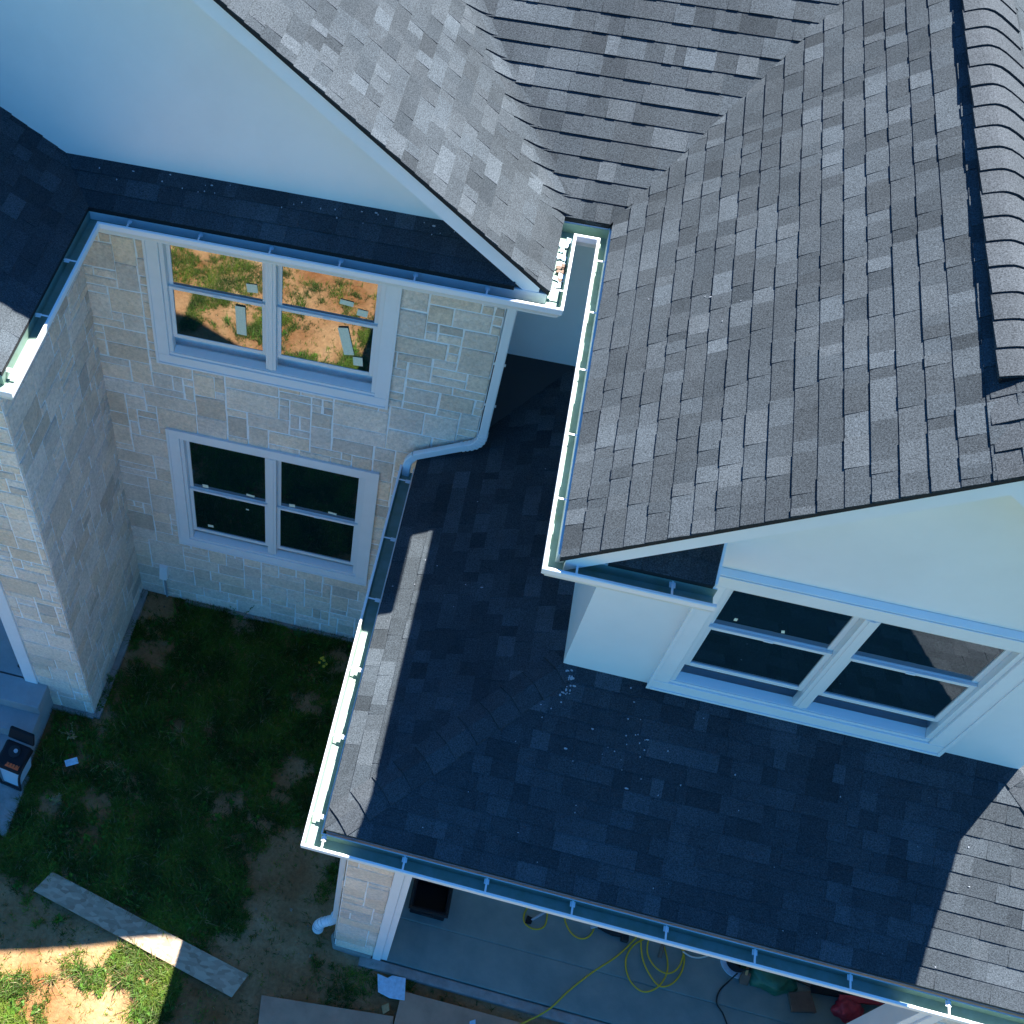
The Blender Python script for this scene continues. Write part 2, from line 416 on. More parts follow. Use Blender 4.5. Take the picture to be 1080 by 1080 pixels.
# ------------------------------------------------------------------ ground
def ground_z(x, y):
    if abs(x) > 30 or abs(y) > 30: return -.02
    z = .035 * noise.noise(Vector((x * .9, y * .9, 3.1))) + .015 * noise.noise(Vector((x * 3.1, y * 3.1, 1.7)))
    return z - .015
xs = [-900, -300, -100, -40] + [-20 + i * 1.0 for i in range(17)] + [-3 + .07 * i for i in range(130)] + [7 + i for i in range(14)] + [40, 100, 300, 900]
ys = [-900, -300, -100, -40] + [-20 + i for i in range(12)] + [-8 + .07 * i for i in range(122)] + [1 + i for i in range(20)] + [40, 100, 300, 900]
xs = sorted(set(round(x, 3) for x in xs)); ys = sorted(set(round(y, 3) for y in ys))
gv = [(x, y, ground_z(x, y)) for y in ys for x in xs]; nx = len(xs)
gf = [(j * nx + i, j * nx + i + 1, (j + 1) * nx + i + 1, (j + 1) * nx + i) for j in range(len(ys) - 1) for i in range(nx - 1)]
me = bpy.data.meshes.new('ground'); me.from_pydata(gv, [], gf); me.materials.append(M['soil']); me.shade_smooth()
ground = bpy.data.objects.new('ground', me); COL.objects.link(ground); tag(ground, kind='structure')
mb = MB(); mb.box(-1.6, -.40, -3.2, -2.52, -.08, .03); tag(mb.build('path', M['concrete_old'], bevel=.01), kind='structure')

# ------------------------------------------------------------------ the house
house = empty('house', (0, 0, 0))
tag(house, 'new two-storey house of pale cut stone and white walls under dark grey shingle roofs', 'house')
ZE = 6.12
mainf = lambda x, y: ZE + .79 * (3.67 - x)
backf = lambda x, y: ZE + .63 * (y - .47)
rightf = lambda x, y: ZE + .8 * (x - 4.0)
RX = 5.87; RZ = rightf(RX, 0)
right2f = lambda x, y: RZ - .74 * (x - RX)
wingf = lambda x, y: ZE + .69 * (.30 - x)
pentf = lambda x, y: ZE + .58 * (y + .32)
S = .4766; ZL = 3.62
lowl = lambda x, y: ZL + S * (x - 2.81)
lowf = lambda x, y: ZL + S * (y + 3.681)
lowr = lambda x, y: ZL + S * (8.97 - x)

# main slope, valley to the rear plane
def vx(y): return 3.67 - .63 / .79 * (y - .47)
def vy(x): return .47 + .8 / .63 * (x - 4.0)
roof_plane('roof', mainf, [[(-.5, -.315), (3.67, -.315), (3.67, .47), (vx(5), 5), (-.5, 5)]], (1, 0), 11, house)
roof_plane('roof', lambda x, y: mainf(-.5, 0) - .79 * (-.5 - x), [[(-4.6, -.315), (-.5, -.315), (-.5, 5), (-4.6, 5)]], (-1, 0), 12, house)
roof_plane('roof', backf, [[(3.67, .47), (4.0, .47), (RX, vy(RX)), (RX, 5), (vx(5), 5)], [(RX, vy(RX)), (8.5, vy(RX)), (8.5, 5), (RX, 5)]], (0, -1), 13, house, lift=1.25, expo=.1523)
rr = roof_plane('roof', rightf, [[(4.022, -2.465), (RX, -2.465), (RX, vy(RX)), (4.022, vy(4.022))]], (-1, 0), 14, house, lift=1.15)
roof_plane('roof', right2f, [[(RX, -2.465), (7.75, -2.465), (7.75, vy(RX)), (RX, vy(RX))]], (1, 0), 15, house)
# rear courses woven through the left valley and up onto the main slope
def weave():
    rnd = random.Random(8); mb = MB(); e = .035
    sm = lambda x, y: (mainf(x, y) + backf(x, y)) / 2 + math.sqrt((mainf(x, y) - backf(x, y)) ** 2 / 4 + e * e) - e * .55
    md = Vector((-.78, -.20)).normalized()
    def curve(y, ext):
        v = Vector((vx(y), y)); ctrl = [v + Vector((.30, 0)), v + Vector((.18, -.001)), v + Vector((.05, .006)), v + Vector((-.05, .0)) + md * .0, v + md * .13, v + md * ext]
        return [Vector((p.x, p.y)) for p in spline([(c.x, c.y, 0) for c in ctrl], 4)]
    dy = .1289
    for k in range(0, 16):
        y0 = .47 + k * dy; ext = .22 + rnd.uniform(-.01, .01)
        lo = curve(y0, ext); hi = curve(y0 + dy + .004, ext); n = len(lo); col = tab_colour(rnd); left = rnd.randint(2, 6)
        for i in range(n - 1):
            left -= 1
            if left <= 0: col = tab_colour(rnd); left = rnd.randint(3, 7)
            f = min(1, i / 5)
            P = lambda p, h: (p.x, p.y, sm(p.x, p.y) + h)
            h0, h1 = .006 + .012 * f, .002 + .004 * f
            mb.face([P(lo[i], h0), P(lo[i + 1], h0), P(hi[i + 1], h1), P(hi[i], h1)], 0, col)
            mb.face([P(lo[i], h0 - .022), P(lo[i + 1], h0 - .022), P(lo[i + 1], h0), P(lo[i], h0)], 0, tuple(c * .8 for c in col))
        mb.face([P(lo[-1], .018), P(lo[-1], -.02), P(hi[-1], -.02), P(hi[-1], .006)], 0, col)
    mb.build('valley', M['shingle'], house)
weave()
# ridge vent and caps
mb = MB(); caps(mb, (RX + .01, -2.47, RZ), (RX + .01, -1.80, RZ - .0), .12, .16, .8, .74, .010, 3, expo=.17)
mb.build('ridge_cap', M['shingle'], rr)
mb = MB(); caps(mb, (RX + .03, -1.88, RZ), (RX + .03, 3.2, RZ), .125, .24,   .55, .66, .038, 4, rounded=.07, expo=.195)
vent = mb.build('ridge_vent', M['shingle'], rr)
mb = MB(); mb.prism([(RX - .075, -1.87, RZ - .08), (RX + .13, -1.87, RZ - .08), (RX + .13, -1.87, RZ - .015), (RX, -1.87, RZ + .025), (RX - .075, -1.87, RZ - .015)],
                    [(RX - .075, 3.2, RZ - .08), (RX + .13, 3.2, RZ - .08), (RX + .13, 3.2, RZ - .015), (RX, 3.2, RZ + .025), (RX - .075, 3.2, RZ - .015)])
mb.build('vent_core', M['black'], rr)

# wing slope and pent strip
roof_plane('roof', wingf, [[(.30, -.32), (.032, 0), (-2.8, 0), (-2.8, -1.97), (.30, -1.97)]], (1, 0), 16, house)
roof_plane('roof', pentf, [[(.30, -.32), (3.43, -.32), (3.43, 0), (.032, 0)]], (0, -1), 17, house)
# return of the right gable
retf = lambda x, y: ZE + .72 * (y + 2.41)
roof_plane('roof', retf, [[(4.30, -2.41), (4.90, -2.41), (4.90, -2.12), (4.30, -2.12)]], (0, -1), 18, house)
# lower wrap-around roof
roof_plane('roof', lowl, [[(2.95, -3.54), (2.95, 0), (4.37, 0), (4.37, -2.12)], [(3.41, 0), (4.37, 0), (4.37, .84), (3.41, .84)]], (-1, 0), 19, house)
lf = roof_plane('roof', lowf, [[(2.95, -3.54), (8.83, -3.54), (7.41, -2.12), (4.37, -2.12)]], (0, -1), 20, house)
roof_plane('roof', lowr, [[(8.83, -3.54), (8.83, 0), (7.41, 0), (7.41, -2.12)]], (1, 0), 21, house)
mb = MB(); caps(mb, (3.03, -3.46, lowf(0, -3.46)), (4.35, -2.14, lowf(0, -2.14)), .125, .125, .337, .337, .0035, 5, expo=.19)
mb.build('hip_cap', M['shingle'], lf)
mb = MB(); caps(mb, (8.75, -3.46, lowf(0, -3.46)), (7.43, -2.14, lowf(0, -2.14)), .125, .125, .337, .337, .0035, 6, expo=.19)
mb.build('hip_cap', M['shingle'], lf)
# little saddle behind, where the lower roof meets the rear wall
mb = MB(); mb.prism([(3.40, .835, 3.80), (4.30, .835, 3.80), (3.40, .10, 3.80)], [(3.40, .835, 4.24), (4.12, .835, 4.245), (3.40, .10, 3.915)])
mb.build('saddle', M['saddle'], lf)

# white walls
def gable_wall(y, x0, x1, zb, fns, thick, xa=None):
    """front-facing wall whose top follows min of the roof functions"""
    mb = MB(); xsx = sorted({x0, x1} | ({xa} if xa is not None else set()))
    top = [(x, min(f(x, 0) for f in fns) - .045) for x in xsx]
    a = [(x0, y, zb), (x1, y, zb)] + [(x, y, z) for x, z in reversed(top)]
    b = [(p[0], y + thick, p[2]) for p in a]
    mb.prism(a, b); return mb
gable_wall(0.0, -4.2, 3.42, 6.0, [mainf, lambda x, y: mainf(-.5, 0) + .79 * (x + .5)], .12, -.5).build('wall', M['white_wall'], house)
mb = gable_wall(-2.14, 4.35, 7.43, 6.0, [rightf, right2f], .14, RX)
for bx in ((4.35, 5.07, 3.9, 6.0), (6.79, 7.43, 3.9, 6.0), (5.07, 6.79, 3.9, 4.48), (5.07, 6.79, 5.80, 6.0)): mb.box(bx[0], bx[1], -2.14, -2.0, bx[2], bx[3])
mb.build('wall', M['white_wall'], house)
mb = MB(); mb.box(5.0, 6.9, -1.99, -1.97, 4.4, 5.9); mb.build('unlit_room_panel', M['dark'], house)
mb = MB(); mb.box(4.35, 4.47, -1.999, 3.0, 3.7, 6.16); mb.build('wall', M['white_wall'], house)
mb = MB(); mb.box(7.31, 7.43, -1.999, 3.0, 3.7, 6.2); mb.build('wall', M['white_wall'], house)
mb = MB(); mb.box(3.41, 4.35, .82, .94, 3.5, 6.14); mb.build('wall', M['white_wall'], house)
mb = MB(); mb.box(3.29, 3.409, .13, .82, 3.5, 6.14); mb.build('wall', M['white_wall'], house)

# stone faced walls
def holed(mb, x0, x1, z0, z1, y0, y1, holes):
    xs = sorted({x0, x1} | {h[0] for h in holes} | {h[1] for h in holes}); zs = sorted({z0, z1} | {h[2] for h in holes} | {h[3] for h in holes})
    for a, b in zip(xs, xs[1:]):
        run = None
        for c, d in zip(zs, zs[1:]):
            if any(h[0] <= a and b <= h[1] and h[2] <= c and d <= h[3] for h in holes): continue
            mb.box(a, b, y0, y1, c, d)
mb = MB(); holed(mb, 0.01, 3.395, -.2, 6.0, .014, .12, [(.70, 2.50, 1.40, 3.15), (.70, 2.50, 4.32, 5.76)]); mb.box(.6, 2.6, .121, .14, 1.3, 3.2); mb.box(.6, 2.6, .121, .14, 4.2, 5.8); core = mb.build('wall', M['mortar'], house)
XI = .572; WW = 2.05
ashlar('stone_facing', (0.0, .0, .0), (1, 0, 0), (0, 0, 1), 3.41, 6.0, [(XI, XI + WW, 1.277, 3.26), (XI, XI + WW, 4.199, 5.87)], core, 31)
mb = MB(); mb.box(-.14, -.014, -1.64, .0, -.2, 6.0); core = mb.build('wall', M['mortar'], house)
ashlar('stone_facing', (.0, -1.654, .0), (0, 1, 0), (0, 0, 1), 1.654, 6.0, [], core, 32)
mb = MB(); mb.box(-.56, -.014, -1.640, -1.5, -.2, 6.0); mb.box(-2.6, -.56, -1.640, -1.5, 3.1, 6.0); core = mb.build('wall', M['mortar'], house)
ashlar('stone_facing', (-.557, -1.654, .0), (1, 0, 0), (0, 0, 1), .568, 3.1, [], core, 33)
ashlar('stone_facing', (-2.6, -1.654, 3.1), (1, 0, 0), (0, 0, 1), 2.612, 2.9, [], core, 34)
# corner column of the porch and the side wall behind it
mb = MB(); mb.box(3.145, 3.52, -3.348, -3.0, -.2, 3.52); core = mb.build('wall', M['mortar'], house)
ashlar('stone_facing', (3.135, -3.36, -.02), (1, 0, 0), (0, 0, 1), .39, 3.5, [], core, 35)
ashlar('stone_facing', (3.135, .0, -.02), (0, -1, 0), (0, 0, 1), 3.36, 3.5, [], core, 36)
mb = MB(); mb.box(3.149, 3.3, -3.0, -.001, -.2, 3.52); mb.build('wall', M['mortar'], house)
mb = MB(); mb.box(7.62, 8.45, -3.34, -3.2, -.2, 3.52); core = mb.build('wall', M['mortar'], house)
ashlar('stone_facing', (7.62, -3.352, -.02), (1, 0, 0), (0, 0, 1), .83, 3.5, [], core, 37)
mb = MB(); mb.box(3.3, 8.55, -1.2, -1.1, 0, 3.5); mb.build('wall', M['white_wall'], house)
mb = MB(); mb.box(8.45, 8.56, -3.34, 0, -.2, 3.52); mb.build('wall', M['white_wall'], house)
mb = MB(); mb.box(3.0, 8.75, -3.5, -1.1, 3.44, 3.47); mb.build('ceiling', M['trim'], house)
mb = MB(); mb.box(3.52, 7.62, -3.34, -3.2, 3.05, 3.44); mb.build('beam', M['trim'], house)
# porch opening trim
mb = MB(); mb.box(3.52, 3.60, -3.40, -3.2, .0, 3.05); mb.box(3.602, 3.66, -3.385, -3.19, .0, 3.05); mb.build('opening_trim', M['trim'], house, bevel=.004)
mb = MB(); mb.box(7.54, 7.62, -3.40, -3.2, .0, 3.05); mb.box(7.47, 7.538, -3.385, -3.19, .0, 3.05); mb.build('opening_trim', M['trim'], house, bevel=.004)
# porch floor: slab, raised inner slab, outer kerb strip
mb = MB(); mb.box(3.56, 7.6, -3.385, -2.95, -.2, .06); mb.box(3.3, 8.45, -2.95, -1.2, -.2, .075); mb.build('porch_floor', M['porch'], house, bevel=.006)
mb = MB(); mb.box(3.40, 7.7, -3.49, -3.392, -.2, .04); mb.build('kerb', M['concrete_old'], house, bevel=.012)
# footing strips of the stone walls
mb = MB(); mb.box(.015, .09, -1.70, -.02, -.1, .035); mb.box(-.6, .02, -1.72, -1.656, -.1, .03); mb.build('footing', M['concrete_old'], house, bevel=.01)
mb = MB(); mb.box(.55, 3.1, -.06, -.012, -.1, .03); mb.build('footing', M['concrete_old'], house, bevel=.01)
mb = MB(); mb.prism([(3.07, -3.28, -.1), (3.12, -3.40, -.1), (3.50, -3.42, -.1), (3.52, -3.35, -.1), (3.13, -3.2, -.1)], [(3.09, -3.28, .07), (3.13, -3.39, .07), (3.50, -3.41, .07), (3.52, -3.35, .07), (3.13, -3.2, .07)])
mb.build('footing', M['concrete_old'], house, bevel=.01)

# cornices: fascia boards and soffits
def fascia(boxes, parent=house, name='fascia'):
    mb = MB()
    for b in boxes: mb.box(*b)
    return mb.build(name, M['trim'], parent, bevel=.002)
fascia([(.29, 3.66, -.302, -.282, 5.95, 6.085), (.0, 3.64, -.281, -.002, 5.94, 5.955)])
fascia([(.268, .288, -1.95, -.30, 5.95, 6.085), (.016, .267, -1.93, -.30, 5.942, 5.957)])
fascia([(3.645, 3.662, -.28, .46, 5.95, 6.085), (3.43, 3.644, -.27, .80, 5.944, 5.959)])
fascia([(4.008, 4.028, -2.40, .46, 5.95, 6.085), (4.029, 4.35, -2.38, .80, 5.944, 5.959)])
fascia([(3.665, 4.006, .470, .490, 5.95, 6.085), (3.645, 4.03, .491, .82, 5.946, 5.961)])
fascia([(4.030, 4.90, -2.398, -2.378, 5.95, 6.085), (4.031, 4.90, -2.377, -2.142, 5.940, 5.955)])
fascia([(7.70, 7.72, -2.40, 2.7, 5.95, 6.085), (7.43, 7.699, -2.38, 2.7, 5.944, 5.959)])
fascia([(2.965, 2.985, -3.50, -.02, 3.45, 3.60), (2.986, 3.14, -3.5, -.02, 3.445, 3.46)])
fascia([(2.965, 8.82, -3.525, -3.505, 3.45, 3.60)])
fascia([(8.80, 8.82, -3.50, 0, 3.45, 3.60)])
# closed end of the little return on the right gable
mb = MB(); mb.prism([(4.902, -2.40, 5.94), (4.902, -2.142, 5.94), (4.902, -2.142, 6.315), (4.902, -2.40, 6.125)], [(4.918, -2.40, 5.94), (4.918, -2.142, 5.94), (4.918, -2.142, 6.315), (4.918, -2.40, 6.125)])
mb.build('fascia', M['trim'], house)
# rake boards
def rake(y, x0, x1, f, h=.15, t=.022, deep=.3, drop=.03):
    mb = MB()
    a = [(x0, y, f(x0, 0) - drop - h), (x1, y, f(x1, 0) - drop - h), (x1, y, f(x1, 0) - drop), (x0, y, f(x0, 0) - drop)]
    mb.prism(a, [(p[0], y + t, p[2]) for p in a])
    a = [(x0, y + t, f(x0, 0) - h - drop + .01), (x1, y + t, f(x1, 0) - h - drop + .01), (x1, y + t, f(x1, 0) - h - drop + .03), (x0, y + t, f(x0, 0) - h - drop + .03)]
    mb.prism(a, [(p[0], y + deep, p[2]) for p in a])
    # thin drip edge
    a = [(x0, y - .004, f(x0, 0) - drop - .006), (x1, y - .004, f(x1, 0) - drop - .006), (x1, y - .004, f(x1, 0) - drop + .004), (x0, y - .004, f(x0, 0) - drop + .004)]
    mb.prism(a, [(p[0], y - .001, p[2]) for p in a])
    return mb.build('rake_board', M['trim'], house)
rake(-.297, -.5, 3.60, mainf, deep=.29)
rake(-.297, -4.5, -.5, lambda x, y: mainf(-.5, 0) + .79 * (x + .5), deep=.29)
rake(-2.447, 4.06, RX, rightf, deep=.30)
rake(-2.447, RX, 7.72, right2f, deep=.30)
rake(-1.955, -2.8, .27, wingf, deep=.30)

# gutters (lip points; inside of the gutter on the left of travel)
ZG = 6.077
gutter([(.0, -2.09, ZG), (.418, -2.09, ZG), (.418, -.423, ZG), (3.787, -.423, ZG), (3.787, .339, ZG), (3.932, .339, ZG), (3.932, -2.527, ZG), (4.931, -2.527, ZG)], house, first=.20, hang=.54)
gutter([(2.81, -.15, ZL), (2.81, -3.681, ZL), (8.97, -3.681, ZL), (8.97, 0, ZL)], house, first=.15, hang=.62)

# downspouts
def pipe(mb, pts, a=.037, b=.026, flat=(0, 1, 0)):
    """rectangular pipe through points"""
    P = [Vector(p) for p in pts]; rings = []; F = Vector(flat)
    for i, p in enumerate(P):
        d = (P[min(i + 1, len(P) - 1)] - P[max(i - 1, 0)]).normalized()
        f = (F - d * F.dot(d)).normalized(); s = d.cross(f); pr_ = []
        for k, (x, y) in enumerate([(1, .75), (.8, 1), (-.8, 1), (-1, .75), (-1, -.75), (-.8, -1), (.8, -1), (1, -.75)]): pr_.append(p + s * a * x + f * b * y)
        rings.append(pr_)
    for r0, r1 in zip(rings, rings[1:]):
        for k in range(8): mb.face([r0[k], r0[(k + 1) % 8], r1[(k + 1) % 8], r1[k]])
    mb.face(rings[0][::-1]); mb.face(rings[-1])
def zl_(x): return ZL + S * (x - 2.81)
mb = MB()
tp = [(3.455, -.055, 5.95), (3.455, -.055, 5.2), (3.455, -.055, 4.4), (3.455, -.055, 4.16)]
pipe(mb, tp)
pts = [(3.455, -.055, 4.16), (3.452, -.058, 4.10), (3.435, -.062, 4.045), (3.40, -.068, 4.005), (3.35, -.072, 3.975), (3.30, -.075, 3.95)]
fine = spline(pts, 3); fine = [p for p in fine]
for i in range(len(fine) - 1):      # pleated elbow
    pipe(mb, [fine[i], fine[i + 1]], .038 if i % 2 else .042, .027 if i % 2 else .031)
pipe(mb, [(3.30, -.075, 3.95), (2.92, -.10, zl_(2.92) + .055)])
pipe(mb, spline([(2.92, -.10, zl_(2.92) + .055), (2.875, -.12, 3.66), (2.87, -.16, 3.58), (2.87, -.17, 3.53)], 3))
ds = mb.build('downspout', M['metal_white'], house, bevel=.001)
for zz in (5.0, 4.5):
    mb = MB(); mb.obox((3.455, -.028, zz), (.05, 0, 0), (0, .004, 0), (0, 0, .012)); mb.build('strap', M['metal_white'], ds)
mb = MB()
pipe(mb, [(3.095, -3.22, 3.50), (3.095, -3.22, .50)], .03, .035)
el = spline([(3.095, -3.22, .50), (3.09, -3.225, .42), (3.05, -3.24, .36), (2.99, -3.26, .32), (2.95, -3.28, .27), (2.945, -3.285, .20)], 4)
for i in range(len(el) - 1): mb.rail([el[i], el[i + 1]], .045 if i % 2 else .050, 14)
mb.rail([(2.945, -3.285, .20), (2.945, -3.29, .15)], .056, 16)
d2 = mb.build('downspout', M['metal_white'], house)
mb = MB(); mb.rail([(2.945, -3.285, .232), (2.945, -3.285, .238)], .048, 16); mb.build('pipe_collar', M['greyp'], d2)

# windows
def window(x0, x1, z0, z1, y, gz0, gzr, gz1, labels, tilt=0):
    """double window: casing, frame, mullion, four sashes with glass; casing outer x0..x1, z0..z1 on the wall plane y (front is -y)"""
    c = .118; mb = MB(); f = y - .034
    mb.box(x0, x0 + c, f, y + .02, z0 + c, z1 - c); mb.box(x1 - c, x1, f, y + .02, z0 + c, z1 - c)
    mb.box(x0, x1, f - .002, y + .02, z1 - c + .001, z1); mb.box(x0, x1, f - .002, y + .02, z0, z0 + c - .001)
    w = mb.build('window', M['trim'], house, bevel=.004)
    mb = MB(); e = .028
    mb.box(x0 - .006, x0 + .018, f - .012, f - .001, z0 - .004, z1 + .004); mb.box(x1 - .018, x1 + .006, f - .012, f - .001, z0 - .004, z1 + .004)
    mb.box(x0 + .019, x1 - .019, f - .012, f - .003, z0 - .004, z0 + .018); mb.box(x0 + .019, x1 - .019, f - .012, f - .003, z1 - .018, z1 + .004)
    mb.build('back_band', M['trim'], w, bevel=.003)
    mb = MB(); j = .036; xa, xb, za, zb = x0 + c + .001, x1 - c - .001, z0 + c + .001, z1 - c - .001; fy = y - .016
    mb.box(xa, xa + j, fy, y + .05, za, zb); mb.box(xb - j, xb, fy, y + .05, za, zb); mb.box(xa + j + .0005, xb - j - .0005, fy, y + .05, zb - j, zb)
    mb.box(xa + .0005, xb - .0005, fy - .006, y + .055, za - .0005, za + .03)
    a = [(xa + j + .001, fy + .002, za + .031), (xb - j - .001, fy + .002, za + .031), (xb - j - .001, y + .05, za + .031), (xa + j + .001, y + .05, za + .031)]
    b = [(xa + j + .001, fy + .002, za + .036), (xb - j - .001, fy + .002, za + .036), (xb - j - .001, y + .05, za + .060), (xa + j + .001, y + .05, za + .060)]
    mb.prism(a, b)
    xm = (x0 + x1) / 2; mb.box(xm - .044, xm + .044, fy - .004, y + .052, za + .062, zb - j - .0005)
    mb.box(xm - .018, xm + .018, fy - .010, fy - .0045, za + .062, zb - j - .0005)
    mb.build('frame', M['vinyl'], w, bevel=.003)
    st = .036
    for (a, b) in ((xa + j + .001, xm - .0445), (xm + .0445, xb - j - .001)):
        for (lo, hi, yy, rb, rt) in ((gz0, gzr - .017, y + .012, .042, .030), (gzr + .017, gz1, y + .036, .030, .036)):
            mb = MB(); mb.box(a, a + st, yy, yy + .022, lo - rb, hi + rt); mb.box(b - st, b, yy, yy + .022, lo - rb, hi + rt)
            mb.box(a + st + .0003, b - st - .0003, yy - .001, yy + .022, lo - rb, lo); mb.box(a + st + .0003, b - st - .0003, yy - .001, yy + .022, hi, hi + rt)
            mb.build('sash', M['vinyl'], w, bevel=.0025)
            mb = MB(); t0 = -tilt * (hi - lo) / 2; q = [(a + st, yy + .010 + t0, lo), (b - st, yy + .010 + t0, lo), (b - st, yy + .010 - t0, hi), (a + st, yy + .010 - t0, hi)]
            mb.prism(q, [(p[0], p[1] + .006, p[2]) for p in q]); mb.build('glass', M['glass'], w)
        mb = MB(); mx = (a + b) / 2; mb.box(mx - .03, mx + .03, y + .004, y + .0115, gzr - .012, gzr + .004); mb.build('latch', M['vinyl'], w, bevel=.002)
    for (lx, lz, lw, lh, ang) in labels:
        mb = MB(); ca, sa = math.cos(ang), math.sin(ang)
        yy = y + (.0205 if lz < gzr else .0445) - tilt * .3
        mb.obox((lx, yy, lz), (ca * lw / 2, 0, sa * lw / 2), (0, .0006, 0), (-sa * lh / 2, 0, ca * lh / 2)); mb.build('sticker', M['sticker'], w)
    return w
window(XI, XI + WW, 1.277, 3.26, 0, 1.575, 2.275, 3.045,
       [(.89, 2.335, .06, .05, .05), (1.36, 2.345, .085, .03, -.1), (.92, 1.66, .06, .04, .1), (1.79, 2.33, .06, .045, .1), (2.2, 2.35, .085, .03, -.1), (1.33, 2.12, .03, .02, 0)])
window(XI, XI + WW, 4.199, 5.87, 0, 4.555, 5.10, 5.66,
       [(1.335, 4.87, .085, .33, .02), (2.22, 4.87, .085, .31, .22), (2.20, 5.28, .11, .05, -.1), (2.33, 5.20, .085, .07, -.1), (1.43, 5.24, .09, .09, .1), (2.33, 4.66, .08, .1, .1)], tilt=.019)
wr = window(4.944, 6.915, 4.36, 5.90, -2.14, 4.745, 5.228, 5.775, [(5.25, 5.34, .02, .03, 0), (5.55, 5.32, .02, .03, .3)])
mb = MB(); mb.prism([(4.92, -2.178, 5.902), (7.16, -2.178, 5.902), (7.16, -2.142, 5.902), (4.92, -2.142, 5.902)], [(4.92, -2.178, 5.914), (7.16, -2.178, 5.914), (7.16, -2.142, 5.945), (4.92, -2.142, 5.945)])
mb.build('drip_ledge', M['trim'], house, bevel=.004)
# outlet hood on the stone wall
mb = MB(); mb.prism([(.285, -.016, .52), (.385, -.016, .52), (.385, -.016, .70), (.285, -.016, .70)], [(.29, -.10, .50), (.38, -.10, .50), (.38, -.05, .69), (.29, -.05, .69)])
mb.build('vent_hood', M['metal_white'], house, bevel=.004)
mb = MB(); mb.rail([(.335, -.05, .50), (.335, -.05, .06)], .012, 8); mb.build('conduit', M['greyp'], house)

# wing doorway and steps
mb = MB(); mb.box(-.70, -.557, -1.69, -1.5, .5, 3.10); mb.box(-2.0, -.70, -1.69, -1.5, 2.95, 3.10); mb.build('door_trim', M['trim'], house, bevel=.004)
mb = MB(); mb.box(-2.0, -.70, -1.64, -.2, .33, .495); mb.build('porch_floor', M['concrete'], house)
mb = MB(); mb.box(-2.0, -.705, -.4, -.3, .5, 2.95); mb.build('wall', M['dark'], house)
mb = MB()
for z0, z1, y in ((.33, .50, -1.95), (.16, .33, -2.20), (-.08, .16, -2.46)): mb.box(-1.9, -.46 + .012 * (z1 > .4), y, -1.66 - .0005 * z1, z0 if z0 > 0 else -.1, z1)
mb.build('steps', M['concrete'], house, bevel=.008)
mb = MB(); mb.rail([(-.80, -1.56, .535), (-.80, -1.3, .535)], .035, 10); mb.build('threshold', M['black'], house)

# ------------------------------------------------------------------ radio by the steps
rd = empty('radio', (-.525, -2.50, .03))
tag(rd, 'black and white radio with raised lid and orange buttons in front of the steps', 'radio')
def lb(x0, x1, y0, y1, z0, z1, name, mat, bev=.008, parent=rd):
    mb = MB(); mb.box(x0, x1, y0, y1, z0, z1); return mb.build(name, M[mat], parent, bevel=bev)
mb = MB(); mb.prism([(-.10, -.17, .02), (.10, -.17, .02), (.10, .10, .02), (-.10, .10, .02)], [(-.125, -.12, .33), (.125, -.12, .33), (.125, .14, .33), (-.125, .14, .33)])
mb.build('body', M['bodyw'], rd, bevel=.02)
for s in (-1, 1):
    mb = MB(); mb.rail(spline([(s * .11, -.185, .0), (s * .118, -.182, .06), (s * .145, -.135, .34), (s * .14, .15, .35)], 5), .014, 8); mb.build('frame_bar', M['blackr'], rd)
mb = MB(); mb.rail([(-.11, -.185, .012), (.11, -.185, .012)], .014, 8); mb.build('foot_bar', M['blackr'], rd)
mb = MB(); mb.prism([(-.15, -.15, .331), (.15, -.15, .331), (.16, .16, .331), (-.16, .16, .331)], [(-.13, -.13, .40), (.13, -.13, .40), (.145, .15, .43), (-.145, .15, .43)])
top = mb.build('control_top', M['black'], rd, bevel=.025)
mb = MB(); mb.rail([(.0, .05, .405), (.0, .045, .435)], .065, 24); mb.build('dial', M['blackr'], top, smooth=False)
mb = MB(); mb.rail([(.015, .055, .43), (.015, .052, .447)], .022, 18); mb.build('knob', M['greyp'], top)
mb = MB()
for k in range(4): mb.box(-.02 + k * .034, .006 + k * .034, -.115, -.075, .398, .412)
mb.build('buttons', M['orange'], top, bevel=.004)
mb = MB(); mb.box(.0 - .03, .12, -.12, -.07, .396, .403); mb.build('button_pad', M['orange'], top)
mb = MB(); mb.prism([(-.155, .165, .41), (.155, .165, .41), (.155, .20, .40), (-.155, .20, .40)], [(-.14, .235, .53), (.14, .235, .53), (.14, .27, .52), (-.14, .27, .52)])
mb.build('lid', M['black'], rd, bevel=.015)
rd.rotation_euler.z = -.12

# ------------------------------------------------------------------ boards, sheets and scraps on the ground
def flat(name, pts, z, th, mat, label, cat, group=None, tilt=0):
    cx = sum(p[0] for p in pts) / len(pts); cy = sum(p[1] for p in pts) / len(pts)
    a = [(x - cx, y - cy, 0) for x, y in pts]; b = [(x - cx, y - cy, th) for x, y in pts]
    mb = MB(); mb.prism(a, b); o = mb.build(name, M[mat], bevel=min(.003, th / 3)); o.location = (cx, cy, z); o.rotation_euler = (tilt, 0, 0)
    return tag(o, label, cat, group)
flat('board', [(.205, -3.42), (.09, -3.65), (2.30, -4.10), (2.40, -3.86)], .03, .014, 'osb', 'long narrow strand board strip lying on the grass, half in sun', 'board')
flat('board', [(2.57, -4.005), (3.83, -3.86), (3.90, -4.6), (2.68, -4.75)], .02, .018, 'plywood', 'short brown plywood board on the soil at the bottom edge, left of the big sheet', 'board')
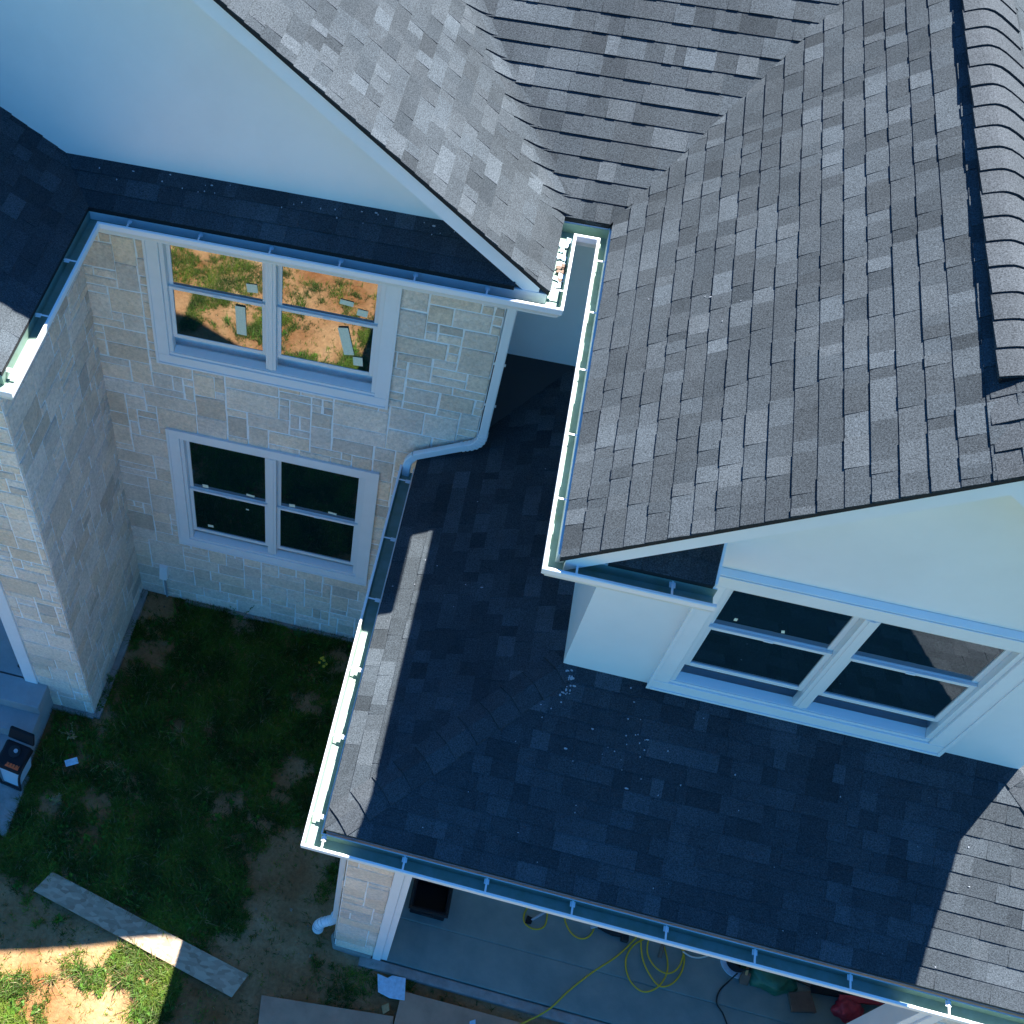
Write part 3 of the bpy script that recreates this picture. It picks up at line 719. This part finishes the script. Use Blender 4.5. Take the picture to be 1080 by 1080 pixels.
flat('board', [(3.86, -3.62), (5.35, -3.60), (5.35, -4.9), (3.80, -4.9)], .045, .018, 'plywood', 'large brown plywood sheet on the ground in front of the porch slab', 'board')
flat('foam_scrap', [(3.60, -3.53), (3.70, -3.545), (3.74, -3.51), (3.87, -3.50), (3.90, -3.70), (3.76, -3.715), (3.64, -3.69)], .05, .03, 'blue', 'pale blue foam scrap with ragged edge beside the porch slab corner', 'foam')
flat('stone_chip', [(3.70, -3.80), (3.76, -3.76), (3.78, -3.82), (3.73, -3.87)], .03, .03, 'lumber', 'small tan chip beside the pale blue foam scrap', 'scrap')
flat('stone_chip', [(3.60, -3.45), (3.64, -3.44), (3.66, -3.48), (3.61, -3.49)], .0, .03, 'lumber', 'tiny tan chip between the porch slab and the pale blue foam scrap', 'scrap')
flat('paper_scrap', [(4.53, -3.72), (4.58, -3.69), (4.60, -3.80), (4.54, -3.82)], .0645, .004, 'blue', 'pale scrap of paper on the large brown sheet', 'paper')
flat('plastic_scrap', [(-.10, -2.27), (.02, -2.20), (.06, -2.26), (-.06, -2.33)], .05, .01, 'blue', 'small pale blue plastic scrap in the weeds beside the steps', 'scrap', tilt=.2)
flat('board', [(1.0, -6.6), (1.35, -6.5), (1.25, -6.2), (.93, -6.3)], .03, .014, 'osb', 'offcut board on bare soil in the sun, out in front of the house', 'board')

# ------------------------------------------------------------------ things on the porch
PZ = .076
tub = empty('storage_tub', (3.95, -2.72, PZ)); tag(tub, 'black plastic storage tub behind the porch corner column', 'tub')
mb = MB()
for (a0, a1, b0, b1) in ((-.17, .17, -.16, -.145), (-.17, .17, .145, .16), (-.17, -.155, -.145, .145), (.155, .17, -.145, .145)): mb.box(a0, a1, b0, b1, .0, .22)
mb.box(-.155, .155, -.145, .145, 0, .02); mb.build('tub_body', M['black'], tub, bevel=.006)
mb = MB()
for (a0, a1, b0, b1) in ((-.195, .195, -.185, -.161), (-.195, .195, .161, .185), (-.195, -.171, -.16, .16), (.171, .195, -.16, .16)): mb.box(a0, a1, b0, b1, .20, .225)
mb.build('rim', M['blackr'], tub, bevel=.006)
mb = MB(); mb.box(-.06, .06, -.205, -.186, .16, .2); mb.build('handle', M['blackr'], tub, bevel=.006)

c = .083
mb = MB(); mb.rail(spline([(6.16, -2.3, c), (6.01, -2.48, c), (5.94, -2.58, c + .01), (5.80, -2.77, c), (5.59, -2.98, c - .01), (5.40, -3.20, c - .012), (5.27, -3.38, .07), (5.16, -3.49, .05), (5.05, -3.58, .075), (4.90, -3.72, .075), (4.7, -4.0, .075)], 8), .0075, 8)
tag(mb.build('extension_cord', M['yellow'], smooth=True), 'long yellow cord running from the porch over the slab edge to the ground', 'cord')
mb = MB(); mb.rail(spline([(6.3, -2.35, c), (6.09, -2.50, c), (5.95, -2.62, c), (5.89, -2.78, c), (5.94, -2.95, c), (6.07, -3.03, c), (6.20, -2.96, c + .004), (6.28, -2.80, c + .01), (6.26, -2.62, c + .006), (6.15, -2.42, c), (6.02, -2.5, c + .014), (6.04, -2.72, c + .014), (6.14, -2.88, c + .012), (6.24, -2.94, c + .012), (6.36, -2.86, c + .005), (6.43, -2.70, c), (6.41, -2.54, c), (6.25, -2.38, c), (6.10, -2.50, c + .02), (6.08, -2.66, c + .02), (6.17, -2.78, c + .02), (6.30, -2.80, c + .016), (6.40, -2.68, c + .016), (6.44, -2.4, c)], 7), .0075, 8)
tag(mb.build('extension_cord', M['yellow'], smooth=True), 'yellow cord coiled in loose loops at the middle of the porch', 'cord')
mb = MB(); mb.rail(spline([(4.93, -2.45, c), (4.88, -2.60, c), (4.90, -2.69, c), (5.0, -2.72, c), (5.09, -2.66, c), (5.10, -2.5, c)], 7), .0075, 8)
tag(mb.build('extension_cord', M['yellow'], smooth=True), 'short loop of yellow cord peeking out under the gutter, left of the other loops', 'cord')
mb = MB(); mb.rail(spline([(5.26, -2.45, c), (5.28, -2.57, c), (5.36, -2.67, c), (5.46, -2.69, c), (5.54, -2.62, c), (5.58, -2.45, c)], 7), .0075, 8)
tag(mb.build('extension_cord', M['yellow'], smooth=True), 'yellow cord bend lying just left of the black power tool', 'cord')
mb = MB(); mb.rail(spline([(6.41, -2.56, c + .02), (6.50, -2.58, c), (6.60, -2.56, c), (6.72, -2.48, c)], 7), .009, 8)
tag(mb.build('hose', M['white_cord'], smooth=True), 'short pale hose right of the coiled yellow cord', 'hose')
mb = MB(); mb.rail(spline([(6.90, -2.66, .2), (6.86, -2.72, .09), (6.78, -2.83, c), (6.76, -2.95, c), (6.83, -3.04, c - .006), (6.89, -3.2, c - .012), (6.86, -3.36, c - .012)], 7), .007, 8)
tag(mb.build('extension_cord', M['blackr'], smooth=True), 'thin black cord trailing from the black bucket over the slab', 'cord')
# hand tool with grey handle
tl = empty('hand_tool', (5.0, -2.62, PZ)); tag(tl, 'grey handled hand tool lying inside the small yellow cord loop', 'tool')
mb = MB(); mb.rail([(-.05, -.02, .02), (.10, .09, .05)], .012, 10); mb.build('handle', M['greyp'], tl)
mb = MB(); mb.prism([(-.11, -.06, .004), (-.05, -.06, .004), (-.03, .0, .004), (-.09, .02, .004)], [(-.11, -.06, .03), (-.05, -.06, .03), (-.03, .0, .03), (-.09, .02, .03)]); mb.build('blade', M['black'], tl, bevel=.005)
tl.rotation_euler.z = .1
# power tool
pt = empty('power_tool', (5.72, -2.56, PZ)); tag(pt, 'black power tool lying on the porch under the gutter between yellow cord loops', 'power tool')
mb = MB(); mb.rail([(-.13, .03, .045), (-.05, .02, .05), (.02, .01, .05), (.11, .0, .05)], [.030, .045, .048, .03], 14); mb.build('motor', M['black'], pt)
mb = MB(); mb.obox((.13, -.015, .05), (.035, 0, 0), (0, .05, 0), (0, 0, .03)); mb.build('battery', M['blackr'], pt, bevel=.008)
mb = MB(); mb.rail([(-.13, .03, .045), (-.20, -.01, .04)], .016, 10); mb.build('chuck', M['greyp'], pt)
# second wooden handle
mb = MB(); mb.rail([(6.22, -2.45, .16), (6.20, -2.68, .10)], [.016, .020], 10); tag(mb.build('wooden_handle', M['card'], smooth=True), 'short brown wooden handle standing in the coiled yellow cord', 'handle')
# bucket with brush
bk = empty('bucket', (6.92, -2.52, PZ)); tag(bk, 'black bucket on a pale blue base with cord hanging from it', 'bucket')
mb = MB(); R0, R1, n = .10, .125, 28
for k in range(n):
    a0, a1 = 2 * math.pi * k / n, 2 * math.pi * (k + 1) / n
    P = lambda a, r, z: (r * math.cos(a), r * math.sin(a), z)
    mb.face([P(a0, R0, .02), P(a1, R0, .02), P(a1, R1, .24), P(a0, R1, .24)]); mb.face([P(a1, R0 - .006, .03), P(a0, R0 - .006, .03), P(a0, R1 - .006, .24), P(a1, R1 - .006, .24)])
    mb.face([P(a0, R1, .24), P(a1, R1, .24), P(a1, R1 - .006, .24), P(a0, R1 - .006, .24)]); mb.face([P(a0, 0, .03), P(a0, R0 - .006, .03), P(a1, R0 - .006, .03)])
mb.build('pail', M['black'], bk)
mb = MB(); mb.rail([(0, 0, 0), (0, 0, .019)], .15, 28); mb.build('base', M['blue'], bk)
mb = MB(); mb.rail([(P(2 * math.pi * k / 14, .128, .235)) for k in range(8)], .005, 6); mb.build('bail', M['greyp'], bk)
br = empty('brush', (6.97, -2.62, PZ + .10)); tag(br, 'brown bristled brush leaning on the black bucket', 'brush')
mb = MB(); mb.rail([(-.01, .05, .17), (.01, -.03, .03)], .013, 8); mb.build('handle', M['lumber'], br)
mb = MB(); mb.prism([(-.03, -.04, .03), (.05, -.04, .03), (.05, -.01, .04), (-.03, -.01, .04)], [(-.02, -.10, -.08), (.06, -.10, -.08), (.07, -.06, -.07), (-.03, -.06, -.07)]); mb.build('bristles', M['card'], br, bevel=.004)
# crumpled green tarp
def crumple(name, loc, sx, sy, sz, mat, seed, label, cat):
    bm = bmesh.new(); bmesh.ops.create_icosphere(bm, subdivisions=4, radius=1)
    for v in bm.verts:
        p = v.co.copy(); k = 1 + .28 * noise.noise(p * 1.6 + Vector((seed, 0, 0))) + .10 * noise.noise(p * 5 + Vector((0, seed, 0)))
        v.co = Vector((p.x * k * sx, p.y * k * sy, max(-.25, p.z * k) * sz + .25 * sz))
    me = bpy.data.meshes.new(name); bm.to_mesh(me); bm.free(); me.materials.append(M[mat]); me.shade_smooth()
    o = bpy.data.objects.new(name, me); COL.objects.link(o); o.location = loc; return tag(o, label, cat)
crumple('tarp', (7.22, -2.56, PZ), .24, .18, .16, 'green', 2.3, 'crumpled green tarp bundle right of the black bucket', 'tarp')
crumple('bag', (7.95, -2.70, PZ), .13, .11, .12, 'red', 5.3, 'crumpled red bag on the porch beside the raw lumber', 'bag')
flat('cardboard', [(7.44, -2.85), (7.66, -2.80), (7.60, -2.62), (7.40, -2.68)], PZ, .05, 'card', 'brown board piece lying below the green tarp', 'board')
for k, (x0, y0, x1, y1, z, w, mt, lab) in enumerate([(7.62, -2.52, 8.20, -2.44, .0, .045, 'lumber', 'raw timber offcut furthest back in the pile by the red bag'),
                                  (7.95, -2.84, 8.43, -2.66, .0, .05, 'lumber', 'raw timber length in front of the red plank'),
                                  (7.85, -2.62, 8.43, -2.52, .05, .03, 'red', 'long red plank lying over the raw timber'),
                                  (7.60, -2.60, 8.10, -2.55, .045, .035, 'black', 'black plank behind the red bag'),
                                  (7.45, -2.50, 7.75, -2.56, .0, .04, 'card', 'dark brown block behind the brown board piece')]):
    d = Vector((x1 - x0, y1 - y0, 0)); L = d.length; mb = MB(); mb.box(-L / 2, L / 2, -w, w, 0, .04)
    o = mb.build('plank', M[mt], bevel=.003); o.location = ((x0 + x1) / 2, (y0 + y1) / 2, PZ + z); o.rotation_euler.z = math.atan2(d.y, d.x); tag(o, lab, 'plank')

# ------------------------------------------------------------------ grass and weeds
rnd = random.Random(99)
def shingle_roof_exclusion(x, y):
    if y > -.02 and x > -.1: return True
    if x > 3.10 and y > -3.50: return True
    if x < .02 and y > -1.72: return True
    if x < -.40 and y > -3.2: return True
    return False
boards = [[(.09, -3.65), (2.30, -4.10), (2.40, -3.86), (.205, -3.42)], [(2.68, -4.75), (3.90, -4.6), (3.83, -3.86), (2.57, -4.005)], [(3.80, -4.9), (5.35, -4.9), (5.35, -3.60), (3.86, -3.62)]]
def inside(p, poly):
    return all((b[0] - a[0]) * (p[1] - a[1]) - (b[1] - a[1]) * (p[0] - a[0]) > -.0 for a, b in zip(poly, poly[1:] + poly[:1]))
def density(x, y):
    if shingle_roof_exclusion(x, y): return 0
    if any(inside((x, y), b) for b in boards): return 0
    n1 = noise.noise(Vector((x * 1.3, y * 1.3, 7.7))); n2 = noise.noise(Vector((x * 3.4, y * 3.4, 2.2)))
    n3 = noise.noise(Vector((x * 9.5, y * 9.5, 5.1)))
    d = n1 * .85 + n2 * .75 + n3 * .45
    if y > -3.55:   # shaded yard, mostly green
        base = .56
        base -= 1.1 * math.exp(-(((x - 2.55) / .33) ** 2 + ((y + 2.55) / .5) ** 2))
        base -= .9 * math.exp(-(((x - .25) / .22) ** 2 + ((y + .2) / .16) ** 2))
        base -= .1 * math.exp(-(((x - .35) / .2) ** 2 + ((y + 1.5) / .3) ** 2))
        base -= .75 * max(0, min(1, (x - 1.75) / .8)) * max(0, min(1, (-2.3 - y) / .7))
        if x < 0 and y < -3.2: base -= .4
    elif x < 3.0:
        base = -.08
        base += .65 * math.exp(-(((x - 1.2) / .42) ** 2 + ((y + 4.15) / .35) ** 2))
        base += .7 * math.exp(-(((x - 1.45) / .25) ** 2 + ((y + 3.62) / .14) ** 2))
        if x > 1.8 and y < -3.9: base -= .2
        if y < -4.8: base = .16 if y > -7.6 else 0
    else:
        base = .12 if y > -3.62 or x < 3.5 else -.1
    return max(.035, min(1, (base + d) * 1.9))
gm = MB(); nb = 0
GV = []; GF = []; GC = []
def blade(x, y, z, h, w, az, lean, col):
    ca, sa = math.cos(az), math.sin(az); k = len(GV); px, py = -sa * w, ca * w
    m = .55; hx, hy = ca * lean, sa * lean
    GV.extend([(x - px, y - py, z), (x + px, y + py, z), (x + hx * .35 * h + px * .8, y + hy * .35 * h + py * .8, z + h * m),
               (x + hx * .35 * h - px * .8, y + hy * .35 * h - py * .8, z + h * m), (x + hx * h, y + hy * h, z + h * (1 - .25 * lean))])
    GF.append((k, k + 1, k + 2, k + 3)); GF.append((k + 3, k + 2, k + 4)); GC.append(col); GC.append(col)
def grass_patch(x0, x1, y0, y1, tries, hs=1.0):
    for _ in range(tries):
        x = rnd.uniform(x0, x1); y = rnd.uniform(y0, y1); d = density(x, y)
        if rnd.random() > d: continue
        z = ground_z(x, y) - .004; tone = max(0, min(1.3, .45 + 1.4 * noise.noise(Vector((x * 3.2, y * 3.2, 11)))))
        nbl = rnd.choice((3, 4, 5, 6)); h0 = rnd.uniform(.035, .085) * (.7 + .6 * d) * hs
        for _b in range(nbl):
            g = rnd.uniform(.55, 1.4); col = (g * (.045 + .085 * tone), g * (.085 + .11 * tone), g * (.010 + .010 * tone))
            if rnd.random() < .05: col = (.28 * g, .23 * g, .11 * g)
            blade(x + rnd.gauss(0, .012), y + rnd.gauss(0, .012), z, h0 * rnd.uniform(.6, 1.3), rnd.uniform(.0018, .0042), rnd.uniform(0, 6.283), rnd.uniform(.2, 1.3), col)
grass_patch(-.7, 3.2, -3.55, -.03, 46000)
grass_patch(-.9, 3.2, -5.1, -3.55, 22000)
grass_patch(3.1, 6.6, -5.0, -3.5, 9000)
grass_patch(-1.5, 4.5, -8.5, -5.1, 26000, 1.15)
# longer tufts and dead stalks
for _ in range(420):
    x = rnd.uniform(-.7, 3.1); y = rnd.uniform(-4.9, -.08); d = density(x, y)
    if d < .12: continue
    z = ground_z(x, y) - .004; hh = rnd.uniform(.08, .17); br_ = rnd.uniform(.8, 1.5); dead = rnd.random() < .12
    for _b in range(rnd.randint(8, 18)):
        g = rnd.uniform(.6, 1.3) * br_; col = (.26 * g, .20 * g, .09 * g) if dead else (g * .075, g * .155, g * .02)
        blade(x + rnd.gauss(0, .015), y + rnd.gauss(0, .015), z, hh * rnd.uniform(.5, 1.1), rnd.uniform(.0022, .005), rnd.uniform(0, 6.283), rnd.uniform(.5, 1.5), col)
# broad-leaved clumps
for _ in range(900):
    x = rnd.uniform(-.7, 3.15); y = rnd.uniform(-4.9, -.1)
    if density(x, y) < .35: continue
    z = ground_z(x, y); tone = rnd.uniform(.75, 1.3)
    for b in range(rnd.randint(5, 9)):
        az = rnd.uniform(0, 6.283); L = rnd.uniform(.03, .065); w = L * rnd.uniform(.22, .38); ca, sa = math.cos(az), math.sin(az); up = rnd.uniform(.2, .8) * L; k = len(GV)
        GV.extend([(x, y, z + .01), (x + ca * L * .5 - sa * w, y + sa * L * .5 + ca * w, z + .012 + up), (x + ca * L, y + sa * L, z + .01 + up * .9), (x + ca * L * .5 + sa * w, y + sa * L * .5 - ca * w, z + .012 + up)])
        GF.append((k, k + 1, k + 2, k + 3)); GC.append((.085 * tone, .20 * tone, .022 * tone))
me = bpy.data.meshes.new('grass'); me.from_pydata(GV, [], GF); me.materials.append(M['grass'])
at = me.attributes.new('tint', 'FLOAT_COLOR', 'FACE'); at.data.foreach_set('color', [v for c_ in GC for v in (*c_, 1.)])
o = bpy.data.objects.new('grass', me); COL.objects.link(o); tag(o, kind='stuff')
print('grass faces', len(GF))
# small clods and pebbles
pb = MB()
for _ in range(700):
    x = rnd.uniform(-.9, 6.5); y = rnd.uniform(-7.5, -.1)
    if shingle_roof_exclusion(x, y) or any(inside((x, y), b) for b in boards): continue
    s = rnd.choice((.003, .005, .007, .013)) * rnd.uniform(.7, 1.3); z = ground_z(x, y); g = rnd.uniform(.10, .30); col = (g, g * .8, g * .55)
    P8 = [(x + sx * s * rnd.uniform(.6, 1.2), y + sy * s * rnd.uniform(.6, 1.2), z + sz * s * rnd.uniform(.4, .9)) for sz in (-.5, 1) for sx, sy in ((-1, -1), (1, -1), (1, 1), (-1, 1))]
    pb.prism(P8[:4], P8[4:], 0, col)
tag(pb.build('gravel', M['stone']), kind='stuff')

def weed(x, y, h, n, seed, label, flower=False, dry=False):
    r = random.Random(seed); t = empty('weed', (x, y, ground_z(x, y) - .005)); tag(t, label, 'weed')
    sm = MB(); lm = MB(); fm = MB(); col = (.30, .26, .13) if dry else (.07, .16, .04)
    for k in range(n):
        az = r.uniform(0, 6.28); ln = r.uniform(.15, .6); hh = h * r.uniform(.55, 1)
        pts = [Vector((math.cos(az) * ln * hh * (q ** 1.6), math.sin(az) * ln * hh * (q ** 1.6), hh * q)) for q in (0, .2, .4, .6, .8, 1)]
        if y > -.3:
            for p in pts: p.y = min(p.y, -.03 - y * .0)
        sm.rail(pts, [.003, .0027, .0024, .002, .0016, .001], 5, 0, col)
        for q in range(1, 6):
            for s_ in (0, 1):
                a2 = r.uniform(0, 6.28); L = r.uniform(.03, .075) * (1.1 - q * .12); d = Vector((math.cos(a2), math.sin(a2), r.uniform(-.1, .6))).normalized(); sd_ = d.cross(Vector((0, 0, 1))).normalized() * L * .16
                b = pts[q]; lm.face([b, b + d * L * .45 + sd_, b + d * L, b + d * L * .45 - sd_], 0, tuple(c * r.uniform(.8, 1.4) for c in col))
        if flower:
            for q in range(8):
                a3 = q * .785; e = pts[-1]; fm.face([e, e + Vector((math.cos(a3 - .3) * .014, math.sin(a3 - .3) * .014, .004)), e + Vector((math.cos(a3) * .02, math.sin(a3) * .02, .003)), e + Vector((math.cos(a3 + .3) * .014, math.sin(a3 + .3) * .014, .004))])
    sm.build('stem', M['grass'], t); lm.build('foliage', M['grass'], t)
    if flower: fm.build('flower', M['flower'], t)
weed(1.25, -.10, .50, 4, 1, 'tall thin weed against the stone wall, below the left half of the lower window')
weed(1.95, -.10, .36, 4, 2, 'shorter thin weed against the stone wall, below the right half of the lower window')
weed(2.28, -.42, .16, 6, 3, 'low plant with small yellow flowers near the foot of the stone wall', flower=True)
weed(-.12, -1.98, .38, 3, 4, 'pale dry weed standing between the steps and the wing corner', dry=True)
weed(-.02, -2.70, .16, 9, 5, 'tuft of dry straw-coloured grass to the right of the radio', dry=True)
weed(.62, -.09, .22, 3, 6, 'small weed at the wall base right of the vent hood')
weed(.05, -1.25, .2, 4, 7, 'small weed at the foot of the wing side wall')
# white paint specks on the lower roof
rs = random.Random(5); sp = MB()
def speck(zf, x, y, s):
    a = rs.uniform(0, 6.28); z = zf(x, y) + .013; e = 1 if rs.random() < .8 else 2.6
    P = []
    for k in range(5):
        t = a + k * 1.257; P.append((x + math.cos(t) * s * e * rs.uniform(.6, 1), y + math.sin(t) * s * rs.uniform(.6, 1)))
    sp.prism([(p[0], p[1], zf(*p) + .009) for p in P], [(p[0], p[1], zf(*p) + .013) for p in P])
for _ in range(34): 
    x = rs.uniform(3.6, 8.0); y = rs.uniform(-3.45, -2.25); speck(lowf, x, y, rs.uniform(.002, .006))
for _ in range(26): speck(lowf, rs.gauss(5.0, .35), min(-2.2, rs.gauss(-2.55, .15)), rs.uniform(.003, .008))
for _ in range(22): speck(lowf, rs.gauss(4.42, .03), rs.uniform(-2.35, -2.17), rs.uniform(.005, .012))
for _ in range(30): speck(pentf, rs.uniform(.3, 3.2), rs.uniform(-.12, -.02), rs.uniform(.003, .007))
for _ in range(12): speck(lowl, rs.uniform(3.0, 4.2), rs.uniform(-2.0, -.2), rs.uniform(.002, .006))
for _ in range(7): speck(rightf, rs.uniform(4.1, 5.0), rs.uniform(-2.0, .3), rs.uniform(.002, .004))
db = MB(); db2 = MB()
for k in range(26):
    x = rs.uniform(3.69, 3.76); y = rs.uniform(-.15, .36); q = rs.uniform(.01, .028); (db if rs.random() < .55 else db2).obox((x, y, 6.0 + rs.uniform(0, .012)), (q, rs.uniform(-.01, .01), 0), (rs.uniform(-.01, .01), q * rs.uniform(.5, 1.2), 0), (0, 0, .002))
tag(db2.build('painted_sky_puddle', M['blue']), kind='stuff'); tag(db.build('leaf_debris', M['card']), kind='stuff')  # blue flakes carry the sky reflection of gutter water as plain colour
tag(sp.build('paint_specks', M['greyp']), kind='stuff')
